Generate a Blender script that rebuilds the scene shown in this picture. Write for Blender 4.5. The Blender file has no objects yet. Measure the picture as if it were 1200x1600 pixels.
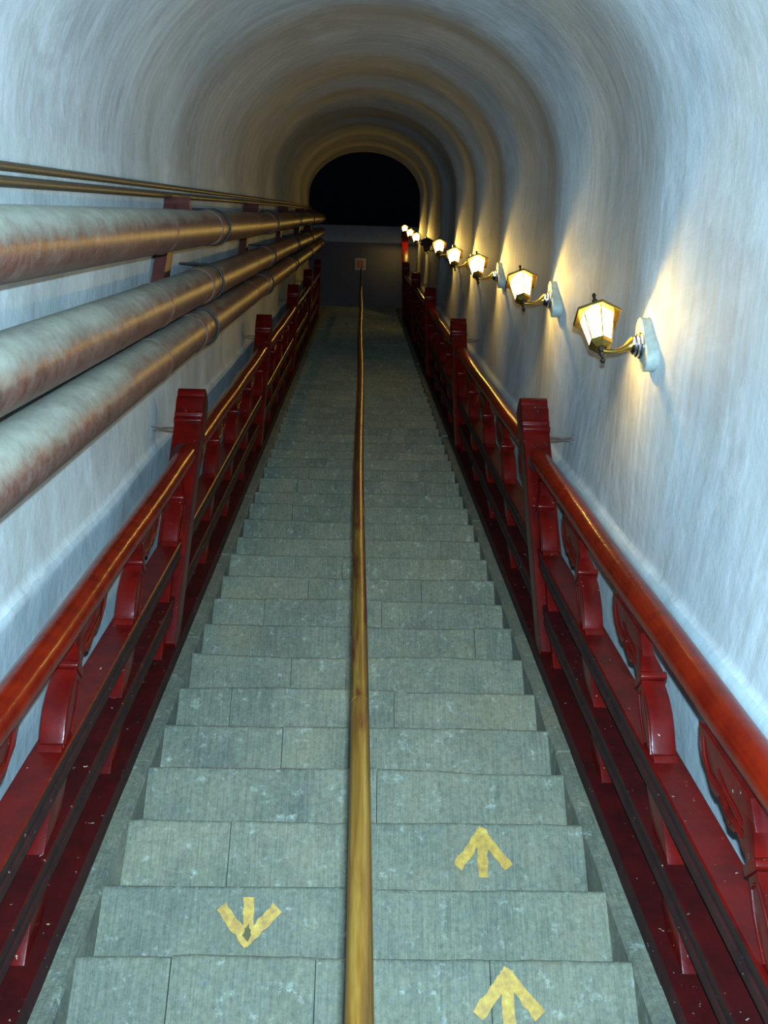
import bpy, math, random
from mathutils import Vector, Matrix, noise
random.seed(7)
SC = bpy.context.scene
COL = SC.collection

# ------------------------------------------------------------------ camera
TH = math.atan(.22/.2)                 # slope of the stair flight
CT, ST = math.cos(TH), math.sin(TH)
CAM = Vector((-.025, 0, 1.6))
O = Vector((0, 1.601*ST, 1.6-1.601*CT))
def W(X, s, q):                        # across, up along the slope, square off the slope -> world
    return O + Vector((X, s*CT-q*ST, s*ST+q*CT))
p, y, r = math.radians(31.543295), math.radians(1.913575), math.radians(.3)
right = Vector((math.cos(y), -math.sin(y), 0))
fwd = math.cos(p)*Vector((math.sin(y), math.cos(y), 0)) + math.sin(p)*Vector((0, 0, 1))
up = right.cross(fwd)
r2 = math.cos(r)*right + math.sin(r)*up
u2 = -math.sin(r)*right + math.cos(r)*up
rot = Matrix((r2, u2, -fwd)).transposed().to_4x4()
cd = bpy.data.cameras.new('camera')
cam = bpy.data.objects.new('camera', cd); COL.objects.link(cam)
cam.matrix_world = Matrix.Translation(CAM) @ rot
cd.sensor_fit = 'VERTICAL'; cd.sensor_height = 36; cd.lens = 36.0
cd.clip_start = .02; cd.clip_end = 200
SC.camera = cam
# ------------------------------------------------------------------ world, flash, exposure
SC.view_settings.view_transform = 'Standard'
SC.view_settings.look = 'None'
SC.view_settings.gamma = 1.0
SC.view_settings.use_curve_mapping = False
SC.view_settings.exposure = 0.0
wd = bpy.data.worlds.new('world'); SC.world = wd; wd.use_nodes = True
wd.node_tree.nodes['Background'].inputs[0].default_value = (.010, .014, .03, 1)
wd.node_tree.nodes['Background'].inputs[1].default_value = .5
FLASH_POWER = 205.0
fl = bpy.data.lights.new('camera_flash', 'AREA'); fl.shape = 'RECTANGLE'
fl.size = .03; fl.size_y = .018; fl.energy = FLASH_POWER; fl.color = (.47, .76, 1.0); fl.spread = math.radians(150)
flo = bpy.data.objects.new('camera_flash', fl); COL.objects.link(flo)
flo.matrix_world = Matrix.Translation(CAM + u2*.075 + r2*.02 - fwd*(-.03)) @ rot
LAMP_POWER = 22.0
LAMP_COLOR = (1.0, .62, .10)

# ------------------------------------------------------------------ node helpers
def mat(name):
    m = bpy.data.materials.new(name); m.use_nodes = True
    nt = m.node_tree
    return m, nt, nt.nodes['Principled BSDF']
def N(nt, t, **k):
    n = nt.nodes.new(t)
    for a, b in k.items():
        if a.startswith('_'): setattr(n, a[1:], b)
        else: n.inputs[a.replace('__', ' ')].default_value = b
    return n
def L(nt, a, b): nt.links.new(a, b)
def coords(nt, scale=(1, 1, 1), rotx=0.0):
    g = nt.nodes.new('ShaderNodeNewGeometry')
    src = g.outputs['Position']
    if rotx:
        r0 = nt.nodes.new('ShaderNodeVectorRotate'); r0.rotation_type = 'X_AXIS'; r0.inputs['Angle'].default_value = rotx
        L(nt, src, r0.inputs['Vector']); src = r0.outputs[0]
    mp = nt.nodes.new('ShaderNodeMapping'); mp.inputs['Scale'].default_value = scale
    L(nt, src, mp.inputs['Vector'])
    return mp.outputs[0], g
def ramp(nt, fac, stops):
    n = nt.nodes.new('ShaderNodeValToRGB')
    e = n.color_ramp.elements
    while len(e) < len(stops): e.new(.5)
    for i, (pp, c) in enumerate(stops):
        e[i].position = pp; e[i].color = (*c, 1) if len(c) == 3 else c
    L(nt, fac, n.inputs[0]); return n.outputs[0]
def mix(nt, fac, a, b, mode='MIX'):
    n = nt.nodes.new('ShaderNodeMix'); n.data_type = 'RGBA'; n.blend_type = mode
    for s, v in ((n.inputs[0], fac), (n.inputs[6], a), (n.inputs[7], b)):
        if hasattr(v, 'is_linked') or hasattr(v, 'links'): L(nt, v, s)
        else: s.default_value = v if not isinstance(v, tuple) else ((*v, 1) if len(v) == 3 else v)
    return n.outputs[2]
def noise_n(nt, vec, scale, detail=4, rough=.55, dist=0):
    n = nt.nodes.new('ShaderNodeTexNoise'); n.inputs['Scale'].default_value = scale
    n.inputs['Detail'].default_value = detail; n.inputs['Roughness'].default_value = rough
    n.inputs['Distortion'].default_value = dist
    L(nt, vec, n.inputs['Vector']); return n.outputs['Fac']
def bump(nt, bs, h, strength, dist=.01, prev=None):
    b = nt.nodes.new('ShaderNodeBump'); b.inputs['Strength'].default_value = strength
    b.inputs['Distance'].default_value = dist
    L(nt, h, b.inputs['Height'])
    if prev: L(nt, prev, b.inputs['Normal'])
    L(nt, b.outputs[0], bs.inputs['Normal']); return b.outputs[0]

def plaster(name, base, dark, warm, streak):
    m, nt, bs = mat(name)
    v, g = coords(nt)
    vs, _ = coords(nt, streak, -TH)
    big = noise_n(nt, v, 1.7, 5, .6)
    st = noise_n(nt, vs, 1.0, 6, .65)
    c = ramp(nt, big, [(.35, dark), (.6, base)])
    f = ramp(nt, st, [(.36, (0, 0, 0)), (.66, (1, 1, 1))])
    c = mix(nt, f, mix(nt, .42, c, warm), c)
    sp = noise_n(nt, v, 38, 3, .7)
    c = mix(nt, ramp(nt, sp, [(.28, (1, 1, 1)), (.36, (0, 0, 0))]), c, dark)
    pt = ramp(nt, noise_n(nt, v, 3.1, 7, .7, .6), [(.5, (0, 0, 0)), (.68, (.55, .55, .55))])
    c = mix(nt, pt, c, tuple(min(.9, x*1.12) for x in base))
    L(nt, c, bs.inputs['Base Color'])
    bs.inputs['Roughness'].default_value = .75
    b1 = bump(nt, bs, st, .10, .02)
    bump(nt, bs, noise_n(nt, v, 6, 8, .6), .30, .03, b1)
    return m
M_WALL = plaster('whitewashed_plaster', (.50, .515, .50), (.37, .385, .385), (.29, .29, .235), (3, 5, 1.2))
M_VAULT = plaster('brushed_vault_plaster', (.50, .51, .50), (.38, .39, .395), (.24, .22, .18), (1.1, 20, 1.1))
M_PLINTH = plaster('bluish_cement', (.38, .42, .43), (.27, .32, .34), (.30, .31, .28), (3, 9, 4))

def m_stone():
    m, nt, bs = mat('chiselled_grey_stone')
    v, g = coords(nt)
    vx, _ = coords(nt, (230, 12, 9))
    oi = nt.nodes.new('ShaderNodeObjectInfo')
    chisel = noise_n(nt, vx, 1.0, 3, .5)
    big = noise_n(nt, v, 4.5, 5, .65)
    c = ramp(nt, big, [(.3, (.072, .078, .054)), (.5, (.122, .120, .080)), (.72, (.175, .158, .098))])
    c = mix(nt, .26, c, ramp(nt, chisel, [(.3, (.05, .06, .05)), (.65, (.22, .235, .18))]))
    och = ramp(nt, noise_n(nt, v, 2.6, 4, .6), [(.55, (0, 0, 0)), (.75, (.55, .55, .55))])
    c = mix(nt, och, c, (.17, .14, .075))
    # every stone slab its own tone; thin dark drips
    va, _ = coords(nt, (1.4, 4.9, .01))
    cell = nt.nodes.new('ShaderNodeTexVoronoi'); L(nt, va, cell.inputs['Vector']); cell.inputs['Scale'].default_value = 1.0
    tone = ramp(nt, cell.outputs['Color'], [(0, (.82, .85, .86)), (1, (1.08, 1.05, .98))])
    c = mix(nt, 1.0, c, tone, 'MULTIPLY')
    fine = noise_n(nt, v, 75, 7, .8)
    c = mix(nt, 1.0, c, ramp(nt, fine, [(.32, (.62, .64, .68)), (.5, (1, 1, 1)), (.66, (1.3, 1.3, 1.25))]), 'MULTIPLY')
    lich = noise_n(nt, v, 26, 6, .75)
    c = mix(nt, ramp(nt, lich, [(.57, (0, 0, 0)), (.72, (.7, .7, .7))]), c, (.36, .39, .32))
    c = mix(nt, ramp(nt, noise_n(nt, v, 60, 4, .7), [(.28, (.9, .9, .9)), (.4, (0, 0, 0))]), c, (.13, .15, .15))
    L(nt, c, bs.inputs['Base Color'])
    bs.inputs['Roughness'].default_value = .7
    b1 = bump(nt, bs, chisel, .45, .005)
    bump(nt, bs, noise_n(nt, v, 30, 8, .75), .7, .010, b1)
    return m
M_STONE = m_stone()

def m_red(name, col, dark, rough, chips=.69):
    m, nt, bs = mat(name)
    v, g = coords(nt)
    n1 = noise_n(nt, v, 11, 5, .6)
    c = ramp(nt, n1, [(.35, dark), (.6, col)])
    ch = noise_n(nt, v, 48, 5, .72)
    f = ramp(nt, ch, [(chips, (0, 0, 0)), (chips+.03, (1, 1, 1))])
    c = mix(nt, f, c, (.42, .34, .26))
    L(nt, c, bs.inputs['Base Color'])
    L(nt, mix(nt, f, (rough,)*3, (.8, .8, .8)), bs.inputs['Roughness'])
    bs.inputs['Specular IOR Level'].default_value = .17; bs.inputs['Coat Weight'].default_value = .02; bs.inputs['Coat Roughness'].default_value = .1
    bump(nt, bs, noise_n(nt, v, 22, 4, .5), .25, .006)
    return m
M_RED = m_red('red_lacquer', (.090, .0028, .0016), (.050, .002, .0016), .3, .675)
M_REDR = m_red('glossy_red_handrail', (.14, .0075, .0014), (.09, .004, .0012), .20, .9)
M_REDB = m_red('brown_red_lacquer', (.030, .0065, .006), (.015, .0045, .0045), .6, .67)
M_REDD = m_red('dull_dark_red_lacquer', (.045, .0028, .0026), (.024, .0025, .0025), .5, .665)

def m_pipe():
    m, nt, bs = mat('dusty_red_brown_pipe')
    v, g = coords(nt)
    sx = nt.nodes.new('ShaderNodeSeparateXYZ'); L(nt, g.outputs['Normal'], sx.inputs[0])
    vs, _ = coords(nt, (14, 7, 14), -TH)
    n1 = noise_n(nt, v, 5, 9, .78)
    ad = nt.nodes.new('ShaderNodeMath'); ad.operation = 'MULTIPLY_ADD'; ad.inputs[1].default_value = .9; L(nt, n1, ad.inputs[0])
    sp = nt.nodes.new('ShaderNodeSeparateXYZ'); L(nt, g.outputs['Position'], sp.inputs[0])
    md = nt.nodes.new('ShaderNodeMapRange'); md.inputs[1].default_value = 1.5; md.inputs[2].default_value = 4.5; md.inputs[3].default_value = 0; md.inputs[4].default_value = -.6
    L(nt, sp.outputs['Y'], md.inputs[0])          # less of the dust colour is mixed in higher up the run
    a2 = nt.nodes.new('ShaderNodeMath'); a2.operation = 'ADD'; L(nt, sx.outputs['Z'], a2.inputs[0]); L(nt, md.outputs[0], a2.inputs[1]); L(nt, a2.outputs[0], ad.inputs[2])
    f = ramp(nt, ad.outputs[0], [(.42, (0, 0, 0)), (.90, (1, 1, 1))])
    f2 = mix(nt, .22, f, ramp(nt, noise_n(nt, v, 26, 8, .85), [(.4, (0, 0, 0)), (.6, (1, 1, 1))]))
    red = ramp(nt, noise_n(nt, v, 14, 5, .7), [(.3, (.06, .014, .009)), (.6, (.125, .036, .024)), (.75, (.18, .115, .09))])
    dust = ramp(nt, noise_n(nt, vs, 1, 5, .6), [(.3, (.20, .195, .145)), (.7, (.32, .315, .24))])
    L(nt, mix(nt, f2, red, dust), bs.inputs['Base Color'])
    L(nt, mix(nt, f, (.42,)*3, (.8,)*3), bs.inputs['Roughness'])
    bump(nt, bs, noise_n(nt, v, 30, 4, .6), .2, .004)
    return m
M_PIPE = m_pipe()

def m_simple(name, col, rough, metal=0, bumpy=0):
    m, nt, bs = mat(name)
    v, g = coords(nt)
    n1 = noise_n(nt, v, 40, 4, .6)
    L(nt, ramp(nt, n1, [(.3, tuple(c*.8 for c in col)), (.7, tuple(min(1, c*1.15) for c in col))]), bs.inputs['Base Color'])
    bs.inputs['Roughness'].default_value = rough; bs.inputs['Metallic'].default_value = metal
    if bumpy: bump(nt, bs, n1, bumpy, .004)
    return m
M_BRASS = m_simple('aged_brass', (.36, .225, .05), .3, 1)
M_BLACK = m_simple('blackened_bronze', (.07, .055, .04), .3, .9)
M_CHROME = m_simple('polished_dark_steel', (.45, .46, .48), .15, 1)
M_PLATE = m_simple('pale_painted_wood', (.26, .29, .26), .5)
M_IRON = m_simple('black_iron', (.03, .028, .027), .5, .6)
M_BRACKET = m_simple('red_oxide_steel', (.08, .02, .016), .5, 0, .2)
M_CONDUIT = m_simple('brown_conduit', (.07, .045, .022), .45, 0, .2)
M_WIRE = m_simple('rusty_wire', (.10, .065, .055), .6, .3)
M_DARK = m_simple('shade_dark_plaster', (.03, .025, .03), .95)  # chamber gloom put into the colour, so lamplight leaves it dark
M_PARAPET = m_simple('grey_plaster', (.08, .08, .10), .85, 0, .3)
M_CAP = m_simple('pale_stone_band', (.30, .285, .27), .8, 0, .3)
M_CREAM = m_simple('cream_board', (.35, .3, .22), .7)
M_SIGNRED = m_simple('faded_red_print', (.38, .07, .04), .7)

def m_pole():
    m, nt, bs = mat('worn_wooden_pole')
    v, g = coords(nt)
    vs, _ = coords(nt, (55, 55, 2.2), -TH+math.pi/2*0)
    # grain runs along the slope: rotate the slope onto Y, stretch Y
    vs, _ = coords(nt, (60, 2.4, 60), -TH)
    gr = noise_n(nt, vs, 1, 5, .6, .6)
    c = ramp(nt, gr, [(.3, (.04, .017, .003)), (.5, (.10, .044, .006)), (.7, (.16, .09, .016))])
    vl, _ = coords(nt, (30, 3.5, 30), -TH)
    rd = noise_n(nt, vl, 1, 4, .6)
    sy = nt.nodes.new('ShaderNodeSeparateXYZ'); L(nt, g.outputs['Position'], sy.inputs[0])
    # old red paint is thicker higher up the pole
    mr = nt.nodes.new('ShaderNodeMapRange'); mr.inputs[1].default_value = 1.2; mr.inputs[2].default_value = 3.4
    mr.inputs[3].default_value = -.12; mr.inputs[4].default_value = .16; L(nt, sy.outputs['Y'], mr.inputs[0])
    ad = nt.nodes.new('ShaderNodeMath'); ad.operation = 'ADD'; L(nt, rd, ad.inputs[0]); L(nt, mr.outputs[0], ad.inputs[1])
    c = mix(nt, ramp(nt, ad.outputs[0], [(.55, (0, 0, 0)), (.63, (1, 1, 1))]), c, (.06, .011, .004))
    L(nt, c, bs.inputs['Base Color']); bs.inputs['Roughness'].default_value = .32; bs.inputs['Specular IOR Level'].default_value = .3
    bump(nt, bs, gr, .25, .003)
    return m
M_POLE = m_pole()

def m_glass():
    m = bpy.data.materials.new('lit_frosted_glass'); m.use_nodes = True; nt = m.node_tree
    nt.nodes.clear()
    o = nt.nodes.new('ShaderNodeOutputMaterial'); e = nt.nodes.new('ShaderNodeEmission'); t = nt.nodes.new('ShaderNodeBsdfTransparent')
    e.inputs[0].default_value = (1, .80, .42, 1); e.inputs[1].default_value = 12.0
    mx = nt.nodes.new('ShaderNodeMixShader'); mx.inputs[0].default_value = .35
    nz = nt.nodes.new('ShaderNodeTexNoise'); nz.inputs['Scale'].default_value = 30
    mr = nt.nodes.new('ShaderNodeMapRange'); mr.inputs[3].default_value = .3; mr.inputs[4].default_value = .42
    L(nt, nz.outputs['Fac'], mr.inputs[0]); L(nt, mr.outputs[0], mx.inputs[0])
    L(nt, t.outputs[0], mx.inputs[1]); L(nt, e.outputs[0], mx.inputs[2]); L(nt, mx.outputs[0], o.inputs[0])
    return m
M_GLASS = m_glass()
M_GLASSOFF = m_simple('unlit_dark_glass', (.03, .022, .018), .25)
def m_bulb():
    m = bpy.data.materials.new('glowing_bulb'); m.use_nodes = True; nt = m.node_tree; nt.nodes.clear()
    o = nt.nodes.new('ShaderNodeOutputMaterial'); e = nt.nodes.new('ShaderNodeEmission')
    e.inputs[0].default_value = (1, .75, .35, 1); e.inputs[1].default_value = 40; L(nt, e.outputs[0], o.inputs[0]); return m
M_BULB = m_bulb()

def m_paint():
    m, nt, bs = mat('yellow_arrow_paint')
    v, g = coords(nt)
    vx, _ = coords(nt, (150, 7, 3.5))
    a = noise_n(nt, v, 55, 4, .7); b = noise_n(nt, vx, 1, 3, .5)
    c = ramp(nt, a, [(.3, (.20, .095, .003)), (.6, (.36, .205, .006)), (.75, (.38, .31, .06))])
    L(nt, c, bs.inputs['Base Color']); bs.inputs['Roughness'].default_value = .6
    ad = nt.nodes.new('ShaderNodeMath'); ad.operation = 'ADD'; L(nt, a, ad.inputs[0]); L(nt, b, ad.inputs[1])
    L(nt, ramp(nt, ad.outputs[0], [(.42, (0, 0, 0)), (.49, (1, 1, 1))]), bs.inputs['Alpha'])
    return m
# paint worn through where the noise is low
M_PAINT = m_paint()
M_SMEAR = m_simple('dark_scorch_mark', (.06, .05, .012), .8)

# ------------------------------------------------------------------ mesh helpers
class MB:
    def __init__(s): s.v = []; s.f = []; s.m = []
    def add(s, vs, fs, mi=0):
        o = len(s.v); s.v += [Vector(a) for a in vs]; s.f += [tuple(i+o for i in f) for f in fs]; s.m += [mi]*len(fs)
    def box(s, x0, x1, y0, y1, z0, z1, fn=None, mi=0):
        c = [(x0, y0, z0), (x1, y0, z0), (x1, y1, z0), (x0, y1, z0), (x0, y0, z1), (x1, y0, z1), (x1, y1, z1), (x0, y1, z1)]
        if fn: c = [fn(*a) for a in c]
        s.add(c, [(0, 3, 2, 1), (4, 5, 6, 7), (0, 1, 5, 4), (1, 2, 6, 5), (2, 3, 7, 6), (3, 0, 4, 7)], mi)
    def prism(s, prof, place, t0, t1, n=1, mi=0):     # closed 2D profile swept from t0 to t1: place(a, b, t)
        k = len(prof); vs = []
        for i in range(n+1):
            t = t0+(t1-t0)*i/n
            vs += [place(a, b, t) for a, b in prof]
        fs = [(i*k+j, i*k+(j+1) % k, (i+1)*k+(j+1) % k, (i+1)*k+j) for i in range(n) for j in range(k)]
        fs += [tuple(range(k))[::-1], tuple(range(n*k, n*k+k))]
        s.add(vs, fs, mi)
    def tube(s, pts, rad, seg=16, cap=True, mi=0):
        pts = [Vector(q) for q in pts]; n = len(pts); vs = []
        rs = rad if isinstance(rad, (list, tuple)) else [rad]*n
        ref = None
        for i, q in enumerate(pts):
            d = (pts[min(i+1, n-1)]-pts[max(i-1, 0)]).normalized()
            if ref is None: ref = d.orthogonal().normalized()
            ref = (ref - d*ref.dot(d)).normalized(); b = d.cross(ref)
            vs += [q+(ref*math.cos(2*math.pi*j/seg)+b*math.sin(2*math.pi*j/seg))*rs[i] for j in range(seg)]
        fs = [(i*seg+j, i*seg+(j+1) % seg, (i+1)*seg+(j+1) % seg, (i+1)*seg+j) for i in range(n-1) for j in range(seg)]
        if cap: fs += [tuple(range(seg))[::-1], tuple(range((n-1)*seg, n*seg))]
        s.add(vs, fs, mi)
    def lathe(s, prof, place, seg=24, mi=0):           # prof (r, h)
        k = len(prof); vs = []
        for j in range(seg):
            a = 2*math.pi*j/seg
            vs += [place(r0*math.cos(a), r0*math.sin(a), h) for r0, h in prof]
        fs = [(j*k+i, ((j+1) % seg)*k+i, ((j+1) % seg)*k+i+1, j*k+i+1) for j in range(seg) for i in range(k-1)]
        s.add(vs, fs, mi)
BASE = {}
def tag(o, label, cat, group=None, kind=None):
    if label: o['label'] = label
    if cat: o['category'] = cat
    if group: o['group'] = group
    if kind: o['kind'] = kind
    return o
def obj(name, mb, mats, parent=None, loc=(0, 0, 0), smooth=True, bevel=0, local=False):
    """mesh verts in world space (or local to loc when local=True)"""
    loc = Vector(loc); me = bpy.data.meshes.new(name)
    vs = mb.v if local else [a-loc for a in mb.v]
    me.from_pydata([tuple(a) for a in vs], [], mb.f)
    if not isinstance(mats, (list, tuple)): mats = [mats]
    for m in mats: me.materials.append(m)
    me.polygons.foreach_set('material_index', mb.m)
    import bmesh
    bm = bmesh.new(); bm.from_mesh(me); bmesh.ops.recalc_face_normals(bm, faces=bm.faces)
    if bevel:
        ed = [e for e in bm.edges if e.is_manifold and e.calc_face_angle(0) > .6]
        bmesh.ops.bevel(bm, geom=ed, offset=bevel, segments=2, affect='EDGES', profile=.6, clamp_overlap=True)
    bm.to_mesh(me); bm.free()
    if smooth:
        me.shade_smooth(); me.set_sharp_from_angle(angle=math.radians(38))
    o = bpy.data.objects.new(name, me); COL.objects.link(o)
    wl = loc
    if parent is not None:
        o.parent = parent; o.location = loc - BASE[parent] if not local else loc
        wl = loc if not local else BASE[parent]+loc
    else: o.location = loc
    BASE[o] = wl
    return o
def empty(name, loc, label, cat, group=None):
    o = bpy.data.objects.new(name, None); COL.objects.link(o); o.location = loc; BASE[o] = Vector(loc)
    o.empty_display_size = .1
    return tag(o, label, cat, group)
def copy_tree(o, parent=None):
    c = o.copy(); COL.objects.link(c); c.parent = parent
    BASE[c] = BASE[o].copy()
    for ch in list(o.children):
        copy_tree(ch, c)
    return c

# ------------------------------------------------------------------ lamp positions along the flight
def halfw(s):                      # the passage widens a little towards the top
    t = min(max((s-12)/8.0, 0), 1); return .885 + .085*t*t*(3-2*t)
S_END = 19.3
SA, CA = math.sin(math.radians(16.2)), math.cos(math.radians(16.2))
lant = [(945, 505), (822, 445), (749, 414), (712, 400), (688, 385), (668, 381), (651, 371), (642, 364), (633.5, 357)]
LAMPS = []
for (lx, ly) in lant:
    s0 = 5.0
    for _ in range(12):
        xl = halfw(s0)-.15
        dep = 1600*(xl+.025)/(lx-565)
        h = (ly-335)*dep*CA/1600
        s0 = (dep-h*SA)/CA
    LAMPS.append((s0, 1.601-h))
# wall bulges inward beside each lamp
def crest(s):
    v = 0
    for (ls, lq) in LAMPS:
        d = (s-ls-.05)
        g = .32 if d < 0 else .45
        v = max(v, math.exp(-(d/g)**2*.9))
    return v

# ------------------------------------------------------------------ setting: walls and vault
QS0 = 1.74
QS = QS0                # springing and crown height square off the slope
SVALS = []
s_ = -2.2
while s_ < S_END: SVALS.append(s_); s_ += .06
SVALS.append(S_END)
def wall_x(side, s, q):
    h = halfw(s)
    n = noise.noise(Vector((side*3.1, s*.9, q*1.3)))*.012 + noise.noise(Vector((side*9, s*3, q*4)))*.004
    if side > 0:
        k = min(max((q-.55)/.5, 0), 1)
        b = .065*(crest(s)-1)*(.10+.90*k)
        pl = .577
    else:
        b = .008*crest(s); pl = .63
    h2 = h - b + n
    edge = pl + .012*noise.noise(Vector((s*2.2, side, 0))) + .012*noise.noise(Vector((s*16, side, 0)))
    if q < edge-.012: h2 -= .022
    elif q < edge+.012: h2 -= .022*(edge+.012-q)/.024
    return side*h2
def sheet(name, rows, fn, mats, mi_fn=None, thick=.12):
    mb = MB(); k = len(rows)
    for s in SVALS:
        for t in rows: mb.v.append(fn(s, t))
    for i in range(len(SVALS)-1):
        for j in range(k-1):
            mb.f.append((i*k+j, (i+1)*k+j, (i+1)*k+j+1, i*k+j+1)); mb.m.append(mi_fn(rows[j]) if mi_fn else 0)
    o = obj(name, mb, mats)
    o['kind'] = 'structure'
    me = o.data
    return o
def rows_for(pl):
    r0 = [-.45, -.2, 0, .15, .3, .42, .5, pl-.06, pl-.035, pl-.02, pl-.01, pl, pl+.01, pl+.02, pl+.035, pl+.06]
    q = pl+.12
    while q < QS-.10: r0.append(q); q += .08
    return r0+[QS]
def wall_obj(name, side, pl):
    rows = rows_for(pl)
    mb = MB(); k = len(rows); n = len(SVALS)
    for s in SVALS:
        for q in rows:
            if q == QS: q = QS0+.008*s
            mb.v.append(W(wall_x(side, s, q), s, q))
    for s in SVALS:
        for q in rows: mb.v.append(W(side*1.25, s, q))
    off = n*k
    for i in range(n-1):
        for j in range(k-1):
            mi = 1 if rows[j] < pl-.005 else 0
            mb.f.append((i*k+j, (i+1)*k+j, (i+1)*k+j+1, i*k+j+1)); mb.m.append(mi)
            mb.f.append((off+i*k+j, off+i*k+j+1, off+(i+1)*k+j+1, off+(i+1)*k+j)); mb.m.append(0)
        mb.f.append((i*k, off+i*k, off+(i+1)*k, (i+1)*k)); mb.m.append(0)
    for j in range(k-1):
        for i in (0, n-1):
            a = i*k+j; mb.f.append((a, a+1, off+a+1, off+a)); mb.m.append(0)
    o = obj(name, mb, [M_VAULT if side > 0 else M_WALL, M_PLINTH]); o['kind'] = 'structure'
wall_obj('wall_left', -1, .63)
wall_obj('wall_right', 1, .577)
def ceil_fn(s, t, out=0):
    a = math.pi*t                     # 0 right .. 1 left
    wr, wl = wall_x(1, s, QS0+.008*s), wall_x(-1, s, QS0+.008*s)
    cx = (wr+wl)/2; hw = (wr-wl)/2
    sup = 1.0
    kx = math.cos(a)
    QS, rise = QS0+.008*s, .76
    b = .055*(crest(s)-.5)*math.sin(a)*(.25+.75*(1-t)) + .008*math.sin(s*5.2)*math.sin(a)
    x = cx + hw*kx; q = QS + (rise-b)*math.sin(a) + .008*noise.noise(Vector((t*4, s*1.1, 3)))*math.sin(a)
    return W(x*(1+out), s, q+out*1.0*(.6 if out else 0))
mb = MB(); T = [i/40 for i in range(41)]; k = len(T); n = len(SVALS)
for s in SVALS:
    for t in T: mb.v.append(ceil_fn(s, t))
for s in SVALS:
    for t in T: mb.v.append(ceil_fn(s, t, .22))
off = n*k
for i in range(n-1):
    for j in range(k-1):
        mb.f.append((i*k+j, i*k+j+1, (i+1)*k+j+1, (i+1)*k+j)); mb.m.append(0)
        mb.f.append((off+i*k+j, off+(i+1)*k+j, off+(i+1)*k+j+1, off+i*k+j+1)); mb.m.append(0)
for j in range(k-1):
    for i in (0, n-1):
        a = i*k+j; mb.f.append((a, a+1, off+a+1, off+a)); mb.m.append(0)
c_ = obj('ceiling', mb, M_VAULT); c_['kind'] = 'structure'

def inv(px, py, yw):
    d = rot.to_3x3() @ Vector(((px-600)/1600, (800-py)/1600, -1)); t = (yw-CAM.y)/d.y; return CAM+d*t
# lower floor, top landing, far wall and the dark chamber above
mb = MB(); mb.box(-1.25, 1.25, -2.6, .72, -.12, 0)
f0 = obj('floor', mb, M_STONE); f0['kind'] = 'structure'
NST = 66
DS = .2862
RUN, RISE = DS*CT, DS*ST
S0 = 1.93 - 6*DS                  # slope position of the first visible-count nosing
def nose(i): return W(0, S0+DS*i, 0)
top = nose(NST-1)
mb = MB(); mb.box(-1.25, 1.25, top.y+RUN, top.y+1.0, top.z-.3, top.z)
f1 = obj('floor', mb, M_STONE); f1['kind'] = 'structure'
PY = top.y+.75
PTOP = inv(566, 355, PY).z
PBAND = PTOP-inv(566, 379, PY).z
mb = MB(); mb.box(-1.25, 1.25, PY, PY+.3, top.z-.3, PTOP-PBAND)
wf = obj('wall_far', mb, M_PARAPET); wf['kind'] = 'structure'
mb = MB(); mb.box(-1.25, 1.25, PY-.05, PY+.32, PTOP-PBAND, PTOP)
tr = obj('trim_1', mb, M_CAP, bevel=.02); tr['kind'] = 'structure'
# dark chamber beyond the parapet (open towards the stair)
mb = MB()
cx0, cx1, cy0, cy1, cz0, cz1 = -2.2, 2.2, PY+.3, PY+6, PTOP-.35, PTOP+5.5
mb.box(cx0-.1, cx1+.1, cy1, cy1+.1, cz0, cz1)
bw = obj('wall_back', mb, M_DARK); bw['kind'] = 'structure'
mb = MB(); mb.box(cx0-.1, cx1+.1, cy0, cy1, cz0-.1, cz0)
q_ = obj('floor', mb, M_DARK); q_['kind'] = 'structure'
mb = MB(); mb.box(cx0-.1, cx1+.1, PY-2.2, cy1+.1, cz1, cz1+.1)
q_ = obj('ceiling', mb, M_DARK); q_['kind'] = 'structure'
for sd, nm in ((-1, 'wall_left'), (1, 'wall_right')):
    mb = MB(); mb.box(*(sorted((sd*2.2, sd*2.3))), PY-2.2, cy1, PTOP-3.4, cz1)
    q_ = obj(nm, mb, M_DARK); q_['kind'] = 'structure'

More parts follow.
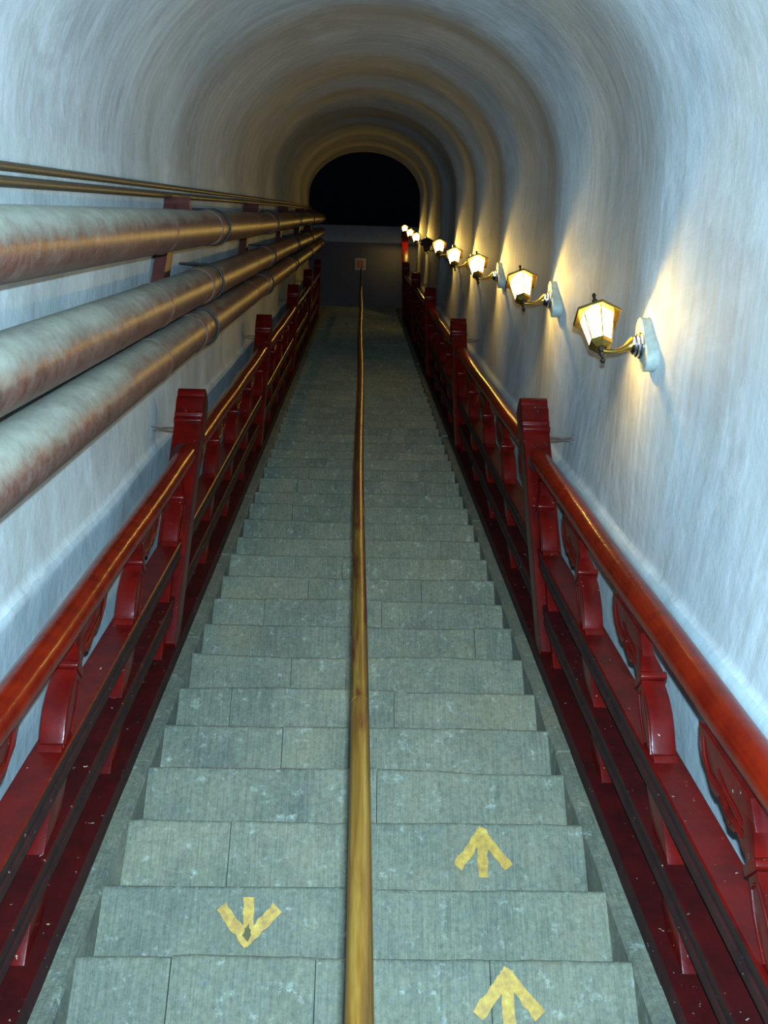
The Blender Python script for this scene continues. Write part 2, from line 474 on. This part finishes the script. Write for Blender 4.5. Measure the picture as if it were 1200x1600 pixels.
# ------------------------------------------------------------------ stone staircase
stairs = empty('stone_staircase', (0, nose(0).y, 0), 'steep flight of worn grey stone steps running up the middle of the tunnel', 'staircase')
XI = .622
rs = random.Random(3)
NOSE_Y = [1495, 1384, 1283, 1201, 1135, 1076, 1024, 976, 936, 901, 869, 841, 814, 789]
STEPS = {}
for i in range(NST):
    c = nose(i)
    dy, dz = rs.uniform(-.006, .006), rs.uniform(-.007, .007)
    if i == NST-1: dz = 0
    if 6 <= i < 6+len(NOSE_Y):            # the nearest steps are of uneven height
        dep = 1600*1.601/(CA*(NOSE_Y[i-6]-335)); c = W(0, (dep-1.601*SA)/CA, 0); dy = dz = 0
    y0, z0 = c.y+dy, c.z+dz
    STEPS[i] = (y0, z0)
    cuts = [-XI]
    nb = rs.choice([1, 2, 2, 3]) 
    xs = sorted(rs.uniform(-.5, .5) for _ in range(nb))
    for xx in xs:
        if xx-cuts[-1] > .18 and XI-xx > .15: cuts.append(xx)
    cuts.append(XI)
    mb = MB()
    z0n = z0
    for a, b in zip(cuts, cuts[1:]):
        g = .0011; da = rs.uniform(-.004, .004); dzz = rs.uniform(-.004, .003)
        nseg = max(2, int((b-a)/.045))
        R_ = .013
        prof = [(0, -RISE-.075), (0, -R_)]
        prof += [(R_*(1-math.cos(t)), -R_*(1-math.sin(t))) for t in (math.pi/6, math.pi/3, math.pi/2)]
        prof += [(RUN+.05, -.002), (RUN+.05, -RISE-.075)]
        def pl(u, v, t, y0=y0, z0=z0, i=i, da=da, dzz=dzz):
            w1 = .006*noise.noise(Vector((t*3.2, i*5.1, 0)))+.003*noise.noise(Vector((t*17, i*5.1, 2)))
            w2 = .009*noise.noise(Vector((t*2.1, i*3.7, 5)))+.0035*noise.noise(Vector((t*21, i*3.7, 9)))
            return Vector((t, y0+da+u+(w1 if u < .05 else 0), z0+v+(dzz+w2 if v > -.1 else 0)))
        mb.prism(prof, pl, a+(g if a > -XI else 0), b-(g if b < XI else 0), nseg)
    obj('step', mb, M_STONE, stairs, (0, y0, z0-RISE))
# sloping edge stones each side
for sd in (-1, 1):
    mb = MB(); s = S0-.2; SE = S0+DS*(NST-1)
    while s < SE-.05:
        L_ = min(rs.uniform(.75, 1.15), SE-s)
        dq = rs.uniform(-.004, .004)
        xa, xb = sd*XI, sd*.80
        prof = [(xa, -.35), (xa, dq-.01), (xa+sd*.008, dq), (sd*.872 if s < 11 else sd*.95, dq), (sd*.872 if s < 11 else sd*.95, -.35)]
        def pl2(a, b, t):
            wob = .004*noise.noise(Vector((t*6, sd*4, a*9)))
            return W(a+(wob if abs(a) < .65 else 0), t, b+(wob if b > -.1 else 0))
        mb.prism(prof, pl2, s+.002, s+L_-.002, max(2, int(L_/.08)))
        s += L_
    obj('edge_stones', mb, M_STONE, stairs, W(sd*.7, S0, 0))

# painted arrows
def arrow(si, cx, w, h, zc, down, jig, extra=None, sk=0):
    """three-stroke arrow painted on the riser of step si"""
    y0, z0 = STEPS[si]; rr = random.Random(jig)
    sg = -1 if down else 1
    th = w*.20
    mb = MB()
    def stroke(x0, zz0, x1, zz1, t):
        n = 9; L1 = []; R1 = []; lay = .0006*len(mb.f)/9
        d = Vector((x1-x0, 0, zz1-zz0)).normalized(); pn = Vector((-d.z, 0, d.x))
        for k2 in range(n+1):
            q = Vector((x0+(x1-x0)*k2/n, 0, zz0+(zz1-zz0)*k2/n))
            L1.append(q+pn*(t/2+rr.uniform(-.1, .1)*t)); R1.append(q-pn*(t/2+rr.uniform(-.1, .1)*t))
        vs = [Vector((a.x, y0-.0095-lay, a.z)) for a in L1+R1]
        vb = [Vector((a.x, y0+.0, a.z)) for a in L1+R1]
        m_ = len(L1)
        fs = [(k2, k2+1, m_+k2+1, m_+k2) for k2 in range(n)]
        mb.add(vs, fs)
    bx, bz = cx, z0-zc
    ax, az = bx, bz+sg*h/2
    e = .35*th
    stroke(ax+e*.7, az+sg*e*.3-sg*th*.3, bx-w/2, az-sg*h*.80, th)
    stroke(ax-e*.7, az+sg*e*.3-sg*th*.3, bx+w/2, az-sg*h*.80, th)
    stroke(ax+sk, az-sg*h*.04, bx+sk, bz-sg*h*.5, th*.95)
    return mb, y0, z0

def find_step(yimg):
    best = None
    for i in range(NST):
        v = rot.inverted() @ (Vector((0, STEPS[i][0], STEPS[i][1]))-CAM)
        yi = 800-1600*v.y/(-v.z)
        if best is None or abs(yi-yimg) < abs(best[1]-yimg): best = (i, yi)
    return best[0]
def x_at(si, ximg, zc):
    a = []
    for X in (0., .3):
        v = rot.inverted() @ (Vector((X, STEPS[si][0], STEPS[si][1]-zc))-CAM); a.append(600+1600*v.x/(-v.z))
    return (ximg-a[0])/(a[1]-a[0])*.3
def px_per_m(si):
    v = rot.inverted() @ (Vector((0, STEPS[si][0], STEPS[si][1]-.1))-CAM); return 1600/(-v.z)
for (ytop, xc, wpx, hpx, ymid, down, jig) in ((1285, 753, 80, 66, 1333, False, 1), (1497, 793, 98, 74, 1560, False, 2), (1384, 388, 88, 62, 1441, True, 5)):
    si = find_step(ytop); ppm = px_per_m(si); vert = ppm*.86
    Pm = inv(xc, ymid, STEPS[si][0]); zc = STEPS[si][1]-Pm.z; cx = Pm.x
    mb_, yy, zz = arrow(si, cx, wpx/ppm, hpx/vert, zc, down, jig)
    st = [o for o in stairs.children if o.name.startswith('step')][si]
    ar = obj('painted_arrow', mb_, M_PAINT, st, (cx, yy, zz-zc))
    ar['label'] = 'yellow painted arrow pointing down' if down else 'yellow painted arrow pointing up'
    if down:
        m2 = MB()
        rr = random.Random(4); cxz = (cx+.0, zz-zc-.025)
        pts = [Vector((cx+math.cos(a)*.013*rr.uniform(.4, 1.25), yy-.0122, cxz[1]+math.sin(a)*.020*rr.uniform(.4, 1.2))) for a in [2*math.pi*k/14 for k in range(14)]]
        m2.add(pts, [tuple(range(14))])
        obj('dark_smudge', m2, M_PAINT if False else M_SMEAR, st, (cx, yy, cxz[1]))

# ------------------------------------------------------------------ balustrades
def rail_prof(x0, x1, q0, q1, lip=.007, mirror=1):
    """moulded rail: small lips top and bottom of the stair-side face"""
    h = q1-q0
    pr = [(x0+lip, q0), (x0+lip, q0+h*.18), (x0, q0+h*.24), (x0, q0+h*.42), (x0+lip*.6, q0+h*.48), (x0+lip*.6, q0+h*.60),
          (x0, q0+h*.68), (x0, q1-.004), (x0+.004, q1), (x1-.004, q1), (x1, q1-.004), (x1, q0)]
    return [(mirror*a, b) for a, b in pr]

def baluster_protos(parent):
    """vase-shaped baluster, local frame: origin at the downhill foot on the plank, uphill = +Y"""
    w = .029
    mb = MB()
    prof = [(-.004, -.02), (-.006, .0), (-.006, .012), (.002, .016), (-.003, .03), (-.012, .055), (-.018, .085), (-.020, .11), (-.017, .14), (-.008, .17), (.004, .196), (.004, .208),
            (.052, .208), (.052, .196), (.058, .17), (.062, .14), (.063, .11), (.060, .085), (.057, .06), (.055, .05), (.05, -.02)]
    mb.prism(prof, lambda a, b, t: Vector((t, a, b)), -w, w)
    b = obj('baluster', mb, M_RED, parent, (0, 0, 0), bevel=.003, local=True)
    # raised side outline
    mb = MB()
    for sx in (-1, 1):
        pts = [(sx*(w+.001), .012+.0*k, .02) for k in range(1)]
        path = [(.012, .02), (.004, .05), (-.002, .085), (-.004, .11), (0, .145), (.010, .185), (.026, .19), (.042, .185), (.05, .145), (.05, .11), (.044, .06)]
        mb.tube([(sx*w, a, bq) for a, bq in path], .0035, 6)
    obj('carved_outline', mb, M_RED, b, (0, 0, 0), local=True)
    # collar and tapering neck
    mb = MB()
    mb.prism([(-.004, .208), (-.009, .213), (-.009, .224), (-.002, .230), (.054, .230), (.06, .224), (.06, .213), (.055, .208)], lambda a, bq, t: Vector((t, a, bq)), -w-.004, w+.004)
    mb.add([(-w, .0, .23), (w, .0, .23), (w, .052, .23), (-w, .052, .23), (-.013, .02, .30), (.013, .02, .30), (.015, .06, .33), (-.015, .06, .33)],
           [(0, 3, 2, 1), (4, 5, 6, 7), (0, 1, 5, 4), (1, 2, 6, 5), (2, 3, 7, 6), (3, 0, 4, 7)])
    obj('neck', mb, M_RED, b, (0, 0, 0), bevel=.003, local=True)
    # lotus leaf spreading uphill under the handrail (outline in local y,z)
    mb = MB()
    low = [(.015, .262), (.035, .268), (.055, .262), (.085, .262), (.10, .285), (.105, .315), (.125, .318), (.150, .335), (.160, .370), (.165, .395), (.19, .405), (.21, .43), (.22, .47), (.235, .50), (.235, .54), (.215, .575)]
    upl = [(.20, .56), (.15, .505), (.10, .45), (.05, .395), (.01, .352)]
    mb.prism(low+upl, lambda a, bq, t: Vector((t, a, bq-.012)), -.014, .014)
    for sx in (-1, 1):
        for path in ([(.03, .29), (.07, .315), (.09, .35), (.13, .40), (.15, .45)], [(.06, .28), (.095, .325), (.12, .345), (.15, .40), (.185, .45)],
                     [(.09, .30), (.115, .335), (.145, .36), (.155, .395)], [(.17, .41), (.20, .45), (.21, .50), (.20, .535)], [(.135, .335), (.15, .375), (.17, .40)]):
            mb.tube([(sx*.014, a, bq-.012) for a, bq in path], [.003]+[.0055]*(len(path)-2)+[.003], 6)
    obj('lotus_leaf', mb, M_RED, b, (0, 0, 0), bevel=.002, local=True)
    return b

def newel_proto(parent, side):
    mb = MB(); w = .056; d = .052
    mb.box(-w, w, -d, d, -.02, .985)
    nw = obj('newel_post', mb, M_RED, parent, (0, 0, 0), bevel=.006, local=True)
    half = [(.055, .98), (.064, .984), (.066, .992), (.064, 1.0), (.055, 1.004), (.054, 1.014), (.062, 1.020), (.064, 1.03), (.056, 1.038), (.057, 1.05), (.064, 1.07), (.066, 1.09), (.062, 1.108),
            (.055, 1.116), (.060, 1.124), (.062, 1.138), (.056, 1.156), (.044, 1.166), (.02, 1.17)]
    prof = [(-a, b) for a, b in half]+[(a, b) for a, b in reversed(half)]
    mb = MB(); mb.prism(prof, lambda a, b, t: Vector((t, a, b)), -.0575, .0575)
    obj('scrolled_cap', mb, M_RED, nw, (0, 0, 0), bevel=.003, local=True)
    # dark socket plate where the handrail enters
    mb = MB()
    for sg in (-1, 1):
        mb.tube([(0, sg*(d-.002), .88+sg*.057), (0, sg*(d+.004), .88+sg*.057)], .050, 20)
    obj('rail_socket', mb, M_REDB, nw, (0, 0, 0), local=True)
    # tie wires to the wall
    mb = MB()
    for k2 in range(2):
        z = .975+.018*k2; yy = -.02+.045*k2
        pts = [(side*w*.9, yy, z)] + [(side*(w+.02*j), yy+.003*math.sin(j*2.1+k2), z+.004*math.sin(j*1.7+k2*2)) for j in range(1, 6)]
        mb.tube(pts, .0035, 6)
        e = Vector(pts[-1])
        mb.tube([e, e+Vector((side*.006, -.008, .012))], .003, 6)
        mb.tube([e, e+Vector((side*.006, .008, -.012))], .003, 6)
    obj('tie_wire', mb, M_WIRE, nw, (0, 0, 0), local=True)
    return nw

def balustrade(side, newels, dq, label):
    XP = .73*side
    base = empty('balustrade', W(XP, .5, .06), label, 'balustrade', 'red carved balustrades lining the stairs')
    q_sill, q_mid0, q_mid1, q_pl0, q_pl1 = .048, .128, .202, .292+dq, .368+dq
    mf = side
    ends = [-.9]+[n_ for n_ in newels]+[S_END-.15]
    # sill, middle rail and plank run past the posts in bay-long pieces
    for a, b in zip(newels, newels[1:]):
        sh = lambda q: q*ST/CT*0
        def vert(sn, q): return sn + (q-.048)/CT*ST     # slope position of a vertical line through the newel
        def piece(name, prof, m, q):
            mb = MB()
            a1, b1 = vert(a, q)+.0, vert(b, q)-.0
            mb.prism(prof, lambda u, v, t: W(u, t, v), a1+.001, b1-.001, 1)
            k_ = len(prof)
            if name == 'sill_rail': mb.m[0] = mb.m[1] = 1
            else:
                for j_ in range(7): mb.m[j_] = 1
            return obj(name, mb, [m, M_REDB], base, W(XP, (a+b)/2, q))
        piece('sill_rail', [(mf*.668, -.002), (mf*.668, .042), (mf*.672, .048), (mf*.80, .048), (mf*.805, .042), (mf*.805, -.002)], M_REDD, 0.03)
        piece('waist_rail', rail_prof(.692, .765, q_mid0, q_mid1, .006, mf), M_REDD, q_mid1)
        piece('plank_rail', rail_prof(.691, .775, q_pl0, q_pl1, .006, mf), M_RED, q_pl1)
        mb = MB(); qh = .654 if side > 0 else .636; xh = .733 if side > 0 else .716; a1, b1 = vert(a, qh), vert(b, qh)
        nn = 14
        mb.tube([W(side*xh+.002*math.sin(k2*1.3), a1+(b1-a1)*k2/nn, qh-.006*math.sin(math.pi*k2/nn)) for k2 in range(nn+1)], .0395, 24)
        obj('handrail', mb, M_REDR, base, W(XP, (a+b)/2, qh))
    if side > 0:
        a_ = inv(636.5, 366, 0.0+PY-.75); mb = MB(); P_ = W(XP, newels[-1]+.35, .048)
        zt_ = inv(636.5, 366, P_.y).z
        mb.box(P_.x-.055, P_.x+.055, P_.y-.05, P_.y+.05, P_.z-.02, zt_); mb.box(P_.x-.062, P_.x+.062, P_.y-.057, P_.y+.057, zt_-.03, zt_+.01)
        obj('end_post', mb, M_RED, base, P_, bevel=.005)
    # newel posts
    proto = newel_proto(base, side)
    # balusters
    bp = baluster_protos(base)
    def sp_block(h, q):
        mb = MB(); w = .026
        mb.add([(-w, -.005, -.02), (w, -.005, -.02), (w, .07, -.02), (-w, .07, -.02), (-w*.8, .0, h), (w*.8, .0, h), (w*.8, .10, h+.06), (-w*.8, .10, h+.06)],
               [(0, 3, 2, 1), (4, 5, 6, 7), (0, 1, 5, 4), (1, 2, 6, 5), (2, 3, 7, 6), (3, 0, 4, 7)])
        return obj('spacer_block', mb, M_RED, base, (0, 0, 0), bevel=.003, local=True)
    b0 = BASE[base]
    spA, spB = sp_block(.15, 0), sp_block(.12, 0)
    firstN = firstB = True
    for i, sn in enumerate(newels):
        o = proto if i == 0 else copy_tree(proto, base)
        o.location = W(XP, sn, .048)-b0
    nb = 0
    for a, b in zip(newels, newels[1:]):
        def vert(sn, q): return sn + (q-.048)/CT*ST
        pa, pb = vert(a, q_pl1), vert(b, q_pl1)
        lo = pa+.052/CT+.05; hi = pb-(.052+.052)/CT
        for j in range(5):
            st = lo+(hi-lo)*j/4
            o = bp if nb == 0 else copy_tree(bp, base)
            P = W(XP, st, q_pl1); o.location = P-b0
            # blocks stand under the baluster on a vertical line
            for src, q in ((spA, q_mid1), (spB, .048)):
                if nb == 0: k_ = src
                else: k_ = copy_tree(src, base)
                s2 = st-(q_pl1-q)/CT*ST
                k_.location = W(XP, s2+.02, q)-b0
            nb += 1
    return base
NR = [.14, 3.52, 7.05, 10.4, 13.4, 16.6]
NL = [.14, 3.53, 6.9, 10.3, 13.4, 16.6]
balR = balustrade(1, NR, 0.0, 'right-hand dark red carved wooden balustrade along the wall with the lanterns')
balL = balustrade(-1, NL, 0.0, 'left-hand dark red carved wooden balustrade below the three thick pipes')

# ------------------------------------------------------------------ centre pole
pole = empty('wooden_handrail', W(-.01, 2, 0), 'worn round wooden centre handrail dividing the stone steps', 'handrail')
def q_of(s): return (.90-.24*(s-.9)/16.6)*CT
mb = MB()
joint = 1.98
def pole_pts(a, b, n): return [W(-.008+.004*math.sin(s*1.1), s, q_of(s)+.004*math.sin(s*.9)) for s in [a+(b-a)*k/n for k in range(n+1)]]
def rad(s): return .0190+.0055*min(max((s-1)/14, 0), 1)
pp = pole_pts(.35, joint, 10); mb.tube(pp, [rad(.35+(joint-.35)*k/10) for k in range(11)], 20)
obj('pole', mb, M_POLE, pole, W(-.01, 1.2, q_of(1)))
mb = MB(); pp = pole_pts(joint+.004, 17.3, 60); mb.tube(pp, [rad(joint+15.3*k/60) for k in range(61)], 20)
obj('pole', mb, M_POLE, pole, W(-.01, 9, q_of(9)))
for s in (.6, 3.6, 6.7, 9.8, 12.9, 16.0):
    P = W(-.008, s, q_of(s)); zb = None
    # foot on the tread below the pole
    for i in range(NST):
        if STEPS[i][0] <= P.y < STEPS[i][0]+RUN: zb = STEPS[i][1]
    if zb is None: zb = 0
    mb = MB(); mb.tube([(P.x, P.y, zb-.003), (P.x, P.y, P.z-.01)], .009, 12)
    mb.tube([(P.x, P.y, zb-.003), (P.x, P.y, zb+.008)], .03, 16)
    obj('support_post', mb, M_IRON, pole, (P.x, P.y, zb))
# end post at the top of the flight
P = W(-.008, 17.25, q_of(17.25)); zb = max(STEPS[i][1] for i in range(NST) if STEPS[i][0] <= P.y)
mb = MB(); mb.tube([(P.x, P.y, zb-.003), (P.x, P.y, P.z+.42)], .016, 12)
obj('support_post', mb, M_IRON, pole, (P.x, P.y, zb))

# ------------------------------------------------------------------ wall lanterns
def hexr(R, z, rot0=-math.pi/2): return [Vector((R*math.cos(rot0+k*math.pi/3), R*math.sin(rot0+k*math.pi/3), z)) for k in range(6)]
def lantern(lit, idx, label, group):
    """local frame: wall at x = 0, tunnel towards -x"""
    root = empty('wall_lantern', (0, 0, 0), label, 'lamp', group)
    # capsule back plate
    mb = MB(); pts = []
    hh, rr = .055, .042
    for k in range(13): a = math.pi*k/12; pts.append((rr*math.cos(a), hh+rr*math.sin(a)))
    for k in range(13): a = math.pi+math.pi*k/12; pts.append((rr*math.cos(a), -hh+rr*math.sin(a)))
    mb.prism(pts, lambda a, b, t: Vector((t, a, b)), -.028, .045)
    obj('back_plate', mb, M_PLATE, root, (0, 0, 0), bevel=.004, local=True)
    mb = MB()
    prof = [(.0, -.026), (.040, -.026), (.041, -.034), (.036, -.037), (.036, -.044), (.030, -.047), (.029, -.054), (.020, -.060), (.0, -.062)]
    mb.lathe(prof, lambda a, b, h: Vector((h, a, b-.005)), 28)
    obj('wall_rose', mb, M_CHROME, root, (0, 0, 0), local=True)
    mb = MB()
    ax = -.155
    arm = [(-.055, 0, -.004), (-.066, 0, -.008), (-.078, 0, -.016), (-.095, 0, -.026), (-.115, 0, -.031), (-.135, 0, -.032), (ax, 0, -.030)]
    mb.tube(arm, [.026, .017, .011, .0085, .0075, .0075, .007], 14)
    obj('arm', mb, M_BRASS, root, (0, 0, 0), local=True)
    mb = MB()
    P2 = lambda a, b, h: Vector((ax+a, b, h))
    mb.lathe([(0, -.078), (.006, -.077), (.009, -.070), (.007, -.064), (.004, -.06), (.006, -.052), (.010, -.044), (.007, -.034), (.012, -.024), (.014, -.014), (.0, -.012)], P2, 14)
    obj('drop_finial', mb, M_BLACK, root, (0, 0, 0), local=True)
    # hexagonal cup
    mb = MB()
    r0 = [hexr(.018, -.022), hexr(.036, -.012), hexr(.039, .0), hexr(.036, .003)]
    vs = [Vector((ax, 0, 0))+v for ring in r0 for v in ring]
    fs = [(i*6+j, i*6+(j+1) % 6, (i+1)*6+(j+1) % 6, (i+1)*6+j) for i in range(3) for j in range(6)]+[tuple(range(6))[::-1], tuple(range(18, 24))]
    mb.add(vs, fs); obj('cup', mb, M_BRASS, root, (0, 0, 0), local=True, smooth=False)
    # glass panes: one mesh each
    g0 = [Vector((ax, 0, 0))+v for v in hexr(.0345, .003)]; g1 = [Vector((ax, 0, 0))+v for v in hexr(.054, .106)]
    for j in range(6):
        a, b, c, d = g0[j], g0[(j+1) % 6], g1[(j+1) % 6], g1[j]
        nrm = (b-a).cross(d-a).normalized()*.0018
        mb = MB(); mb.add([a, b, c, d, a+nrm, b+nrm, c+nrm, d+nrm], [(0, 3, 2, 1), (4, 5, 6, 7), (0, 1, 5, 4), (1, 2, 6, 5), (2, 3, 7, 6), (3, 0, 4, 7)])
        obj('glass_pane', mb, M_GLASS if lit else M_GLASSOFF, root, (0, 0, 0), local=True, smooth=False)
    mb = MB()
    for j in range(6):
        o_ = (g0[j]-Vector((ax, 0, g0[j].z))).normalized()*.001
        mb.tube([g0[j]+o_, g1[j]+o_*1], .0024, 6)
    obj('frame', mb, M_BRASS, root, (0, 0, 0), local=True)
    # roof: overhanging rim, low pyramid
    mb = MB()
    rings = [hexr(.056, .104), hexr(.076, .102), hexr(.079, .104), hexr(.079, .111), hexr(.070, .116), hexr(.030, .138), hexr(.014, .143), hexr(.012, .150)]
    vs = [Vector((ax, 0, 0))+v for ring in rings for v in ring]
    fs = [(i*6+j, i*6+(j+1) % 6, (i+1)*6+(j+1) % 6, (i+1)*6+j) for i in range(7) for j in range(6)]+[tuple(range(42, 48))]
    # thin inner skin keeps the lantern open from below
    rin = [hexr(.056, .104), hexr(.028, .134)]
    mb.add(vs, fs)
    vs = [Vector((ax, 0, 0))+v for ring in rin for v in ring]
    mb.add(vs, [(j, 6+j, 6+(j+1) % 6, (j+1) % 6) for j in range(6)]+[tuple(range(6, 12))])
    obj('roof', mb, M_BRASS, root, (0, 0, 0), local=True, smooth=False)
    mb = MB()
    mb.lathe([(0, .150), (.011, .150), (.012, .157), (.006, .162), (.005, .166), (.009, .172), (.009, .178), (.005, .184), (.004, .192), (.007, .199), (.005, .207), (0, .211)], P2, 14)
    obj('roof_finial', mb, M_BLACK, root, (0, 0, 0), local=True)
    mb = MB()
    mb.lathe([(0, .0), (.008, .002), (.008, .02), (.014, .036), (.016, .05), (.012, .066), (.005, .078), (0, .081)], P2, 14)
    obj('bulb', mb, M_BULB if lit else M_GLASSOFF, root, (0, 0, 0), local=True)
    if lit:
        ld = bpy.data.lights.new('lantern_light', 'POINT'); ld.energy = LAMP_POWER; ld.color = LAMP_COLOR; ld.shadow_soft_size = .012
        lo = bpy.data.objects.new('lantern_light', ld); COL.objects.link(lo); lo.parent = root; lo.location = (ax, 0, .089)
    return root
ORD = ['nearest and largest lit brass wall lantern, above the right-hand balustrade',
       'second nearest lit brass wall lantern on the right wall',
       'third lit brass wall lantern up the stairs, counting from the nearest',
       'fourth lit brass wall lantern up the stairs, counting from the nearest',
       'fifth lit wall lantern up the stairs, just before the unlit one',
       'dark unlit wall lantern in the row of lit ones on the right wall',
       'small lit wall lantern right after the unlit one, third from the top of the stairs',
       'small lit wall lantern second from the top of the stairs',
       'farthest and smallest lit wall lantern at the top of the stairs']
for i, ((ls, lq), lab) in enumerate(zip(LAMPS, ORD)):
    root = lantern(i != 5, i, lab, 'brass lanterns on the right wall')
    P = W(0, ls, lq)
    # slope coordinates of the lantern centre give the plate on the wall beside it
    xw = min(wall_x(1, ls+ds, lq+dq_) for ds in (-.08, 0, .08) for dq_ in (-.08, 0, .08))
    root.location = Vector((xw+.004, P.y, P.z-.055))

# ------------------------------------------------------------------ pipes on the left wall
PIPES = [(1.518, 'topmost of the three thick dusty red-brown pipes on the left wall'),
         (1.272, 'middle one of the three thick dusty red-brown pipes on the left wall'),
         (1.084, 'lowest of the three thick dusty red-brown pipes, just above the left handrail')]
YB = []
for d_ in (5.25, 8.35, 11.5, 14.7, 17.9):
    P = W(0, d_, 1.54); YB.append(P.y)
YB = [W(0, 1.0, 1.54).y]+YB
PX, PR = -.752, .078
for pi_, (q, lab) in enumerate(PIPES):
    root = empty('heating_pipe', W(PX, 4, q), lab, 'pipe', 'thick pipes along the left wall')
    mb = MB(); n = 70; a0_, a1_ = -1.6, S_END-.1
    pts = []
    for k in range(n+1):
        s = a0_+(a1_-a0_)*k/n
        pts.append(W(PX+.003*math.sin(s*.8+pi_), s, q+.004*math.sin(s*.6+pi_*2)))
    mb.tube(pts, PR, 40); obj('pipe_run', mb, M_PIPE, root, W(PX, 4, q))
    for bi, yb in enumerate(YB):
        # weld sleeve just downhill of every clamp
        s = (yb-O.y+q*ST)/CT - .14 - .05*pi_
        mb = MB()
        cc = lambda s: W(PX+.003*math.sin(s*.8+pi_), s, q+.004*math.sin(s*.6+pi_*2))
        mb.tube([cc(s-.07), cc(s-.06), cc(s+.05), cc(s+.06)], [PR+.001, PR+.006, PR+.006, PR+.001], 40)
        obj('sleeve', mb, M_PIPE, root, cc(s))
        mb = MB(); s2 = s-1.3+.2*pi_
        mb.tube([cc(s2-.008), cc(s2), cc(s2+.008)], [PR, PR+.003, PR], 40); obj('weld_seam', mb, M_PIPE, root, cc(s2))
blab = ['pipe bracket nearest the camera, at the left edge behind the pipes',
        'first red-brown pipe bracket fully visible behind the pipes, left of the tall red post',
        'second visible red-brown pipe bracket behind the pipes',
        'third visible pipe bracket up the left wall',
        'fourth visible pipe bracket up the left wall',
        'farthest pipe bracket near the top of the left wall']
for bi, yb in enumerate(YB):
    zt = None
    def at(q): 
        s = (yb-O.y+q*ST)/CT; return s, W(0, s, q)
    s1, P1 = at(PIPES[0][0]); s3, P3 = at(PIPES[2][0])
    root = empty('pipe_bracket', (-.85, yb, P3.z-.1), blab[bi], 'bracket', 'steel brackets carrying the pipes')
    hw_ = halfw(s1)
    xo, xi = -hw_-.0, -(abs(PX)+PR+.0005)
    mb = MB(); t = .007; w_ = .05; yu = yb-.42
    dz_ = -.42*ST/CT; P1 = P1+Vector((0, 0, dz_)); P3 = P3+Vector((0, 0, dz_))
    # channel: web facing the tunnel, two flanges to the wall
    mb.box(xi-t, xi, yu-w_, yu+w_, P3.z-.16, P1.z+.14)
    mb.box(xo+.004, xi-t, yu-w_, yu-w_+t, P3.z-.16, P1.z+.14)
    mb.box(xo+.004, xi-t, yu+w_-t, yu+w_, P3.z-.16, P1.z+.14)
    obj('upright', mb, M_BRACKET, root, (xi, yb, P3.z-.16), bevel=.0015)
    mb = MB(); mb.box(xo+.004, xi+.06, yu-.06, yu+.06, P1.z+.10, P1.z+.135)
    obj('cable_ledge', mb, M_BRACKET, root, (xi, yb, P1.z+.10), bevel=.004)
    for q, _ in PIPES:
        s, P = at(q)
        mb = MB(); C0 = W(PX, s, q)
        pts = []
        for k in range(25):
            a = math.radians(-100+200*k/24)
            pts.append(W(PX, s, q)+ (PR+.006)*(Vector((1, 0, 0))*math.cos(a)+Vector((0, -ST, CT))*math.sin(a)))
        pts = [Vector((xo-.005, pts[0].y, pts[0].z))]+pts+[Vector((xo-.005, pts[-1].y, pts[-1].z))]
        mb.tube(pts, .006, 8)
        obj('pipe_clamp', mb, M_IRON, root, C0)
for (k0, k1, r_, lab) in ((-.118, -.15, .011, 'upper thin brown conduit running along the left wall above the pipes'), (-.066, -.105, .013, 'lower thin brown conduit, directly on top of the pipe brackets')):
    pts = []
    sv = [.2+.35*k for k in range(56)]
    for s in sv:
        t = min(1, s/12); V = k0+(k1-k0)*t
        pts.append(W(-halfw(s)+.028, s, 1.601-V*CT))
    mb = MB(); mb.tube(pts, r_, 12)
    o = obj('conduit', mb, M_CONDUIT, None, pts[0]); tag(o, lab, 'conduit', 'thin conduits above the pipes')

# ------------------------------------------------------------------ notice at the top
a, b = inv(554.5, 404, PY), inv(571.5, 423, PY)
root = empty('wall_notice', ((a.x+b.x)/2, PY, b.z), 'small square cream and red notice on the far wall at the top', 'sign')
mb = MB(); mb.box(a.x, b.x, PY-.014, PY-.0005, b.z, a.z); obj('board', mb, M_CREAM, root, ((a.x+b.x)/2, PY, b.z), bevel=.002)
mb = MB(); ww, hh = b.x-a.x, a.z-b.z
mb.box(a.x+ww*.22, a.x+ww*.42, PY-.017, PY-.013, b.z+hh*.2, a.z-hh*.2)
mb.box(a.x+ww*.48, a.x+ww*.78, PY-.017, PY-.013, b.z+hh*.2, b.z+hh*.38)
mb.box(a.x+ww*.48, a.x+ww*.78, PY-.017, PY-.013, b.z+hh*.44, b.z+hh*.58)
mb.box(a.x+ww*.48, a.x+ww*.78, PY-.017, PY-.013, b.z+hh*.64, a.z-hh*.2)
obj('red_print', mb, M_SIGNRED, root, ((a.x+b.x)/2, PY, b.z))
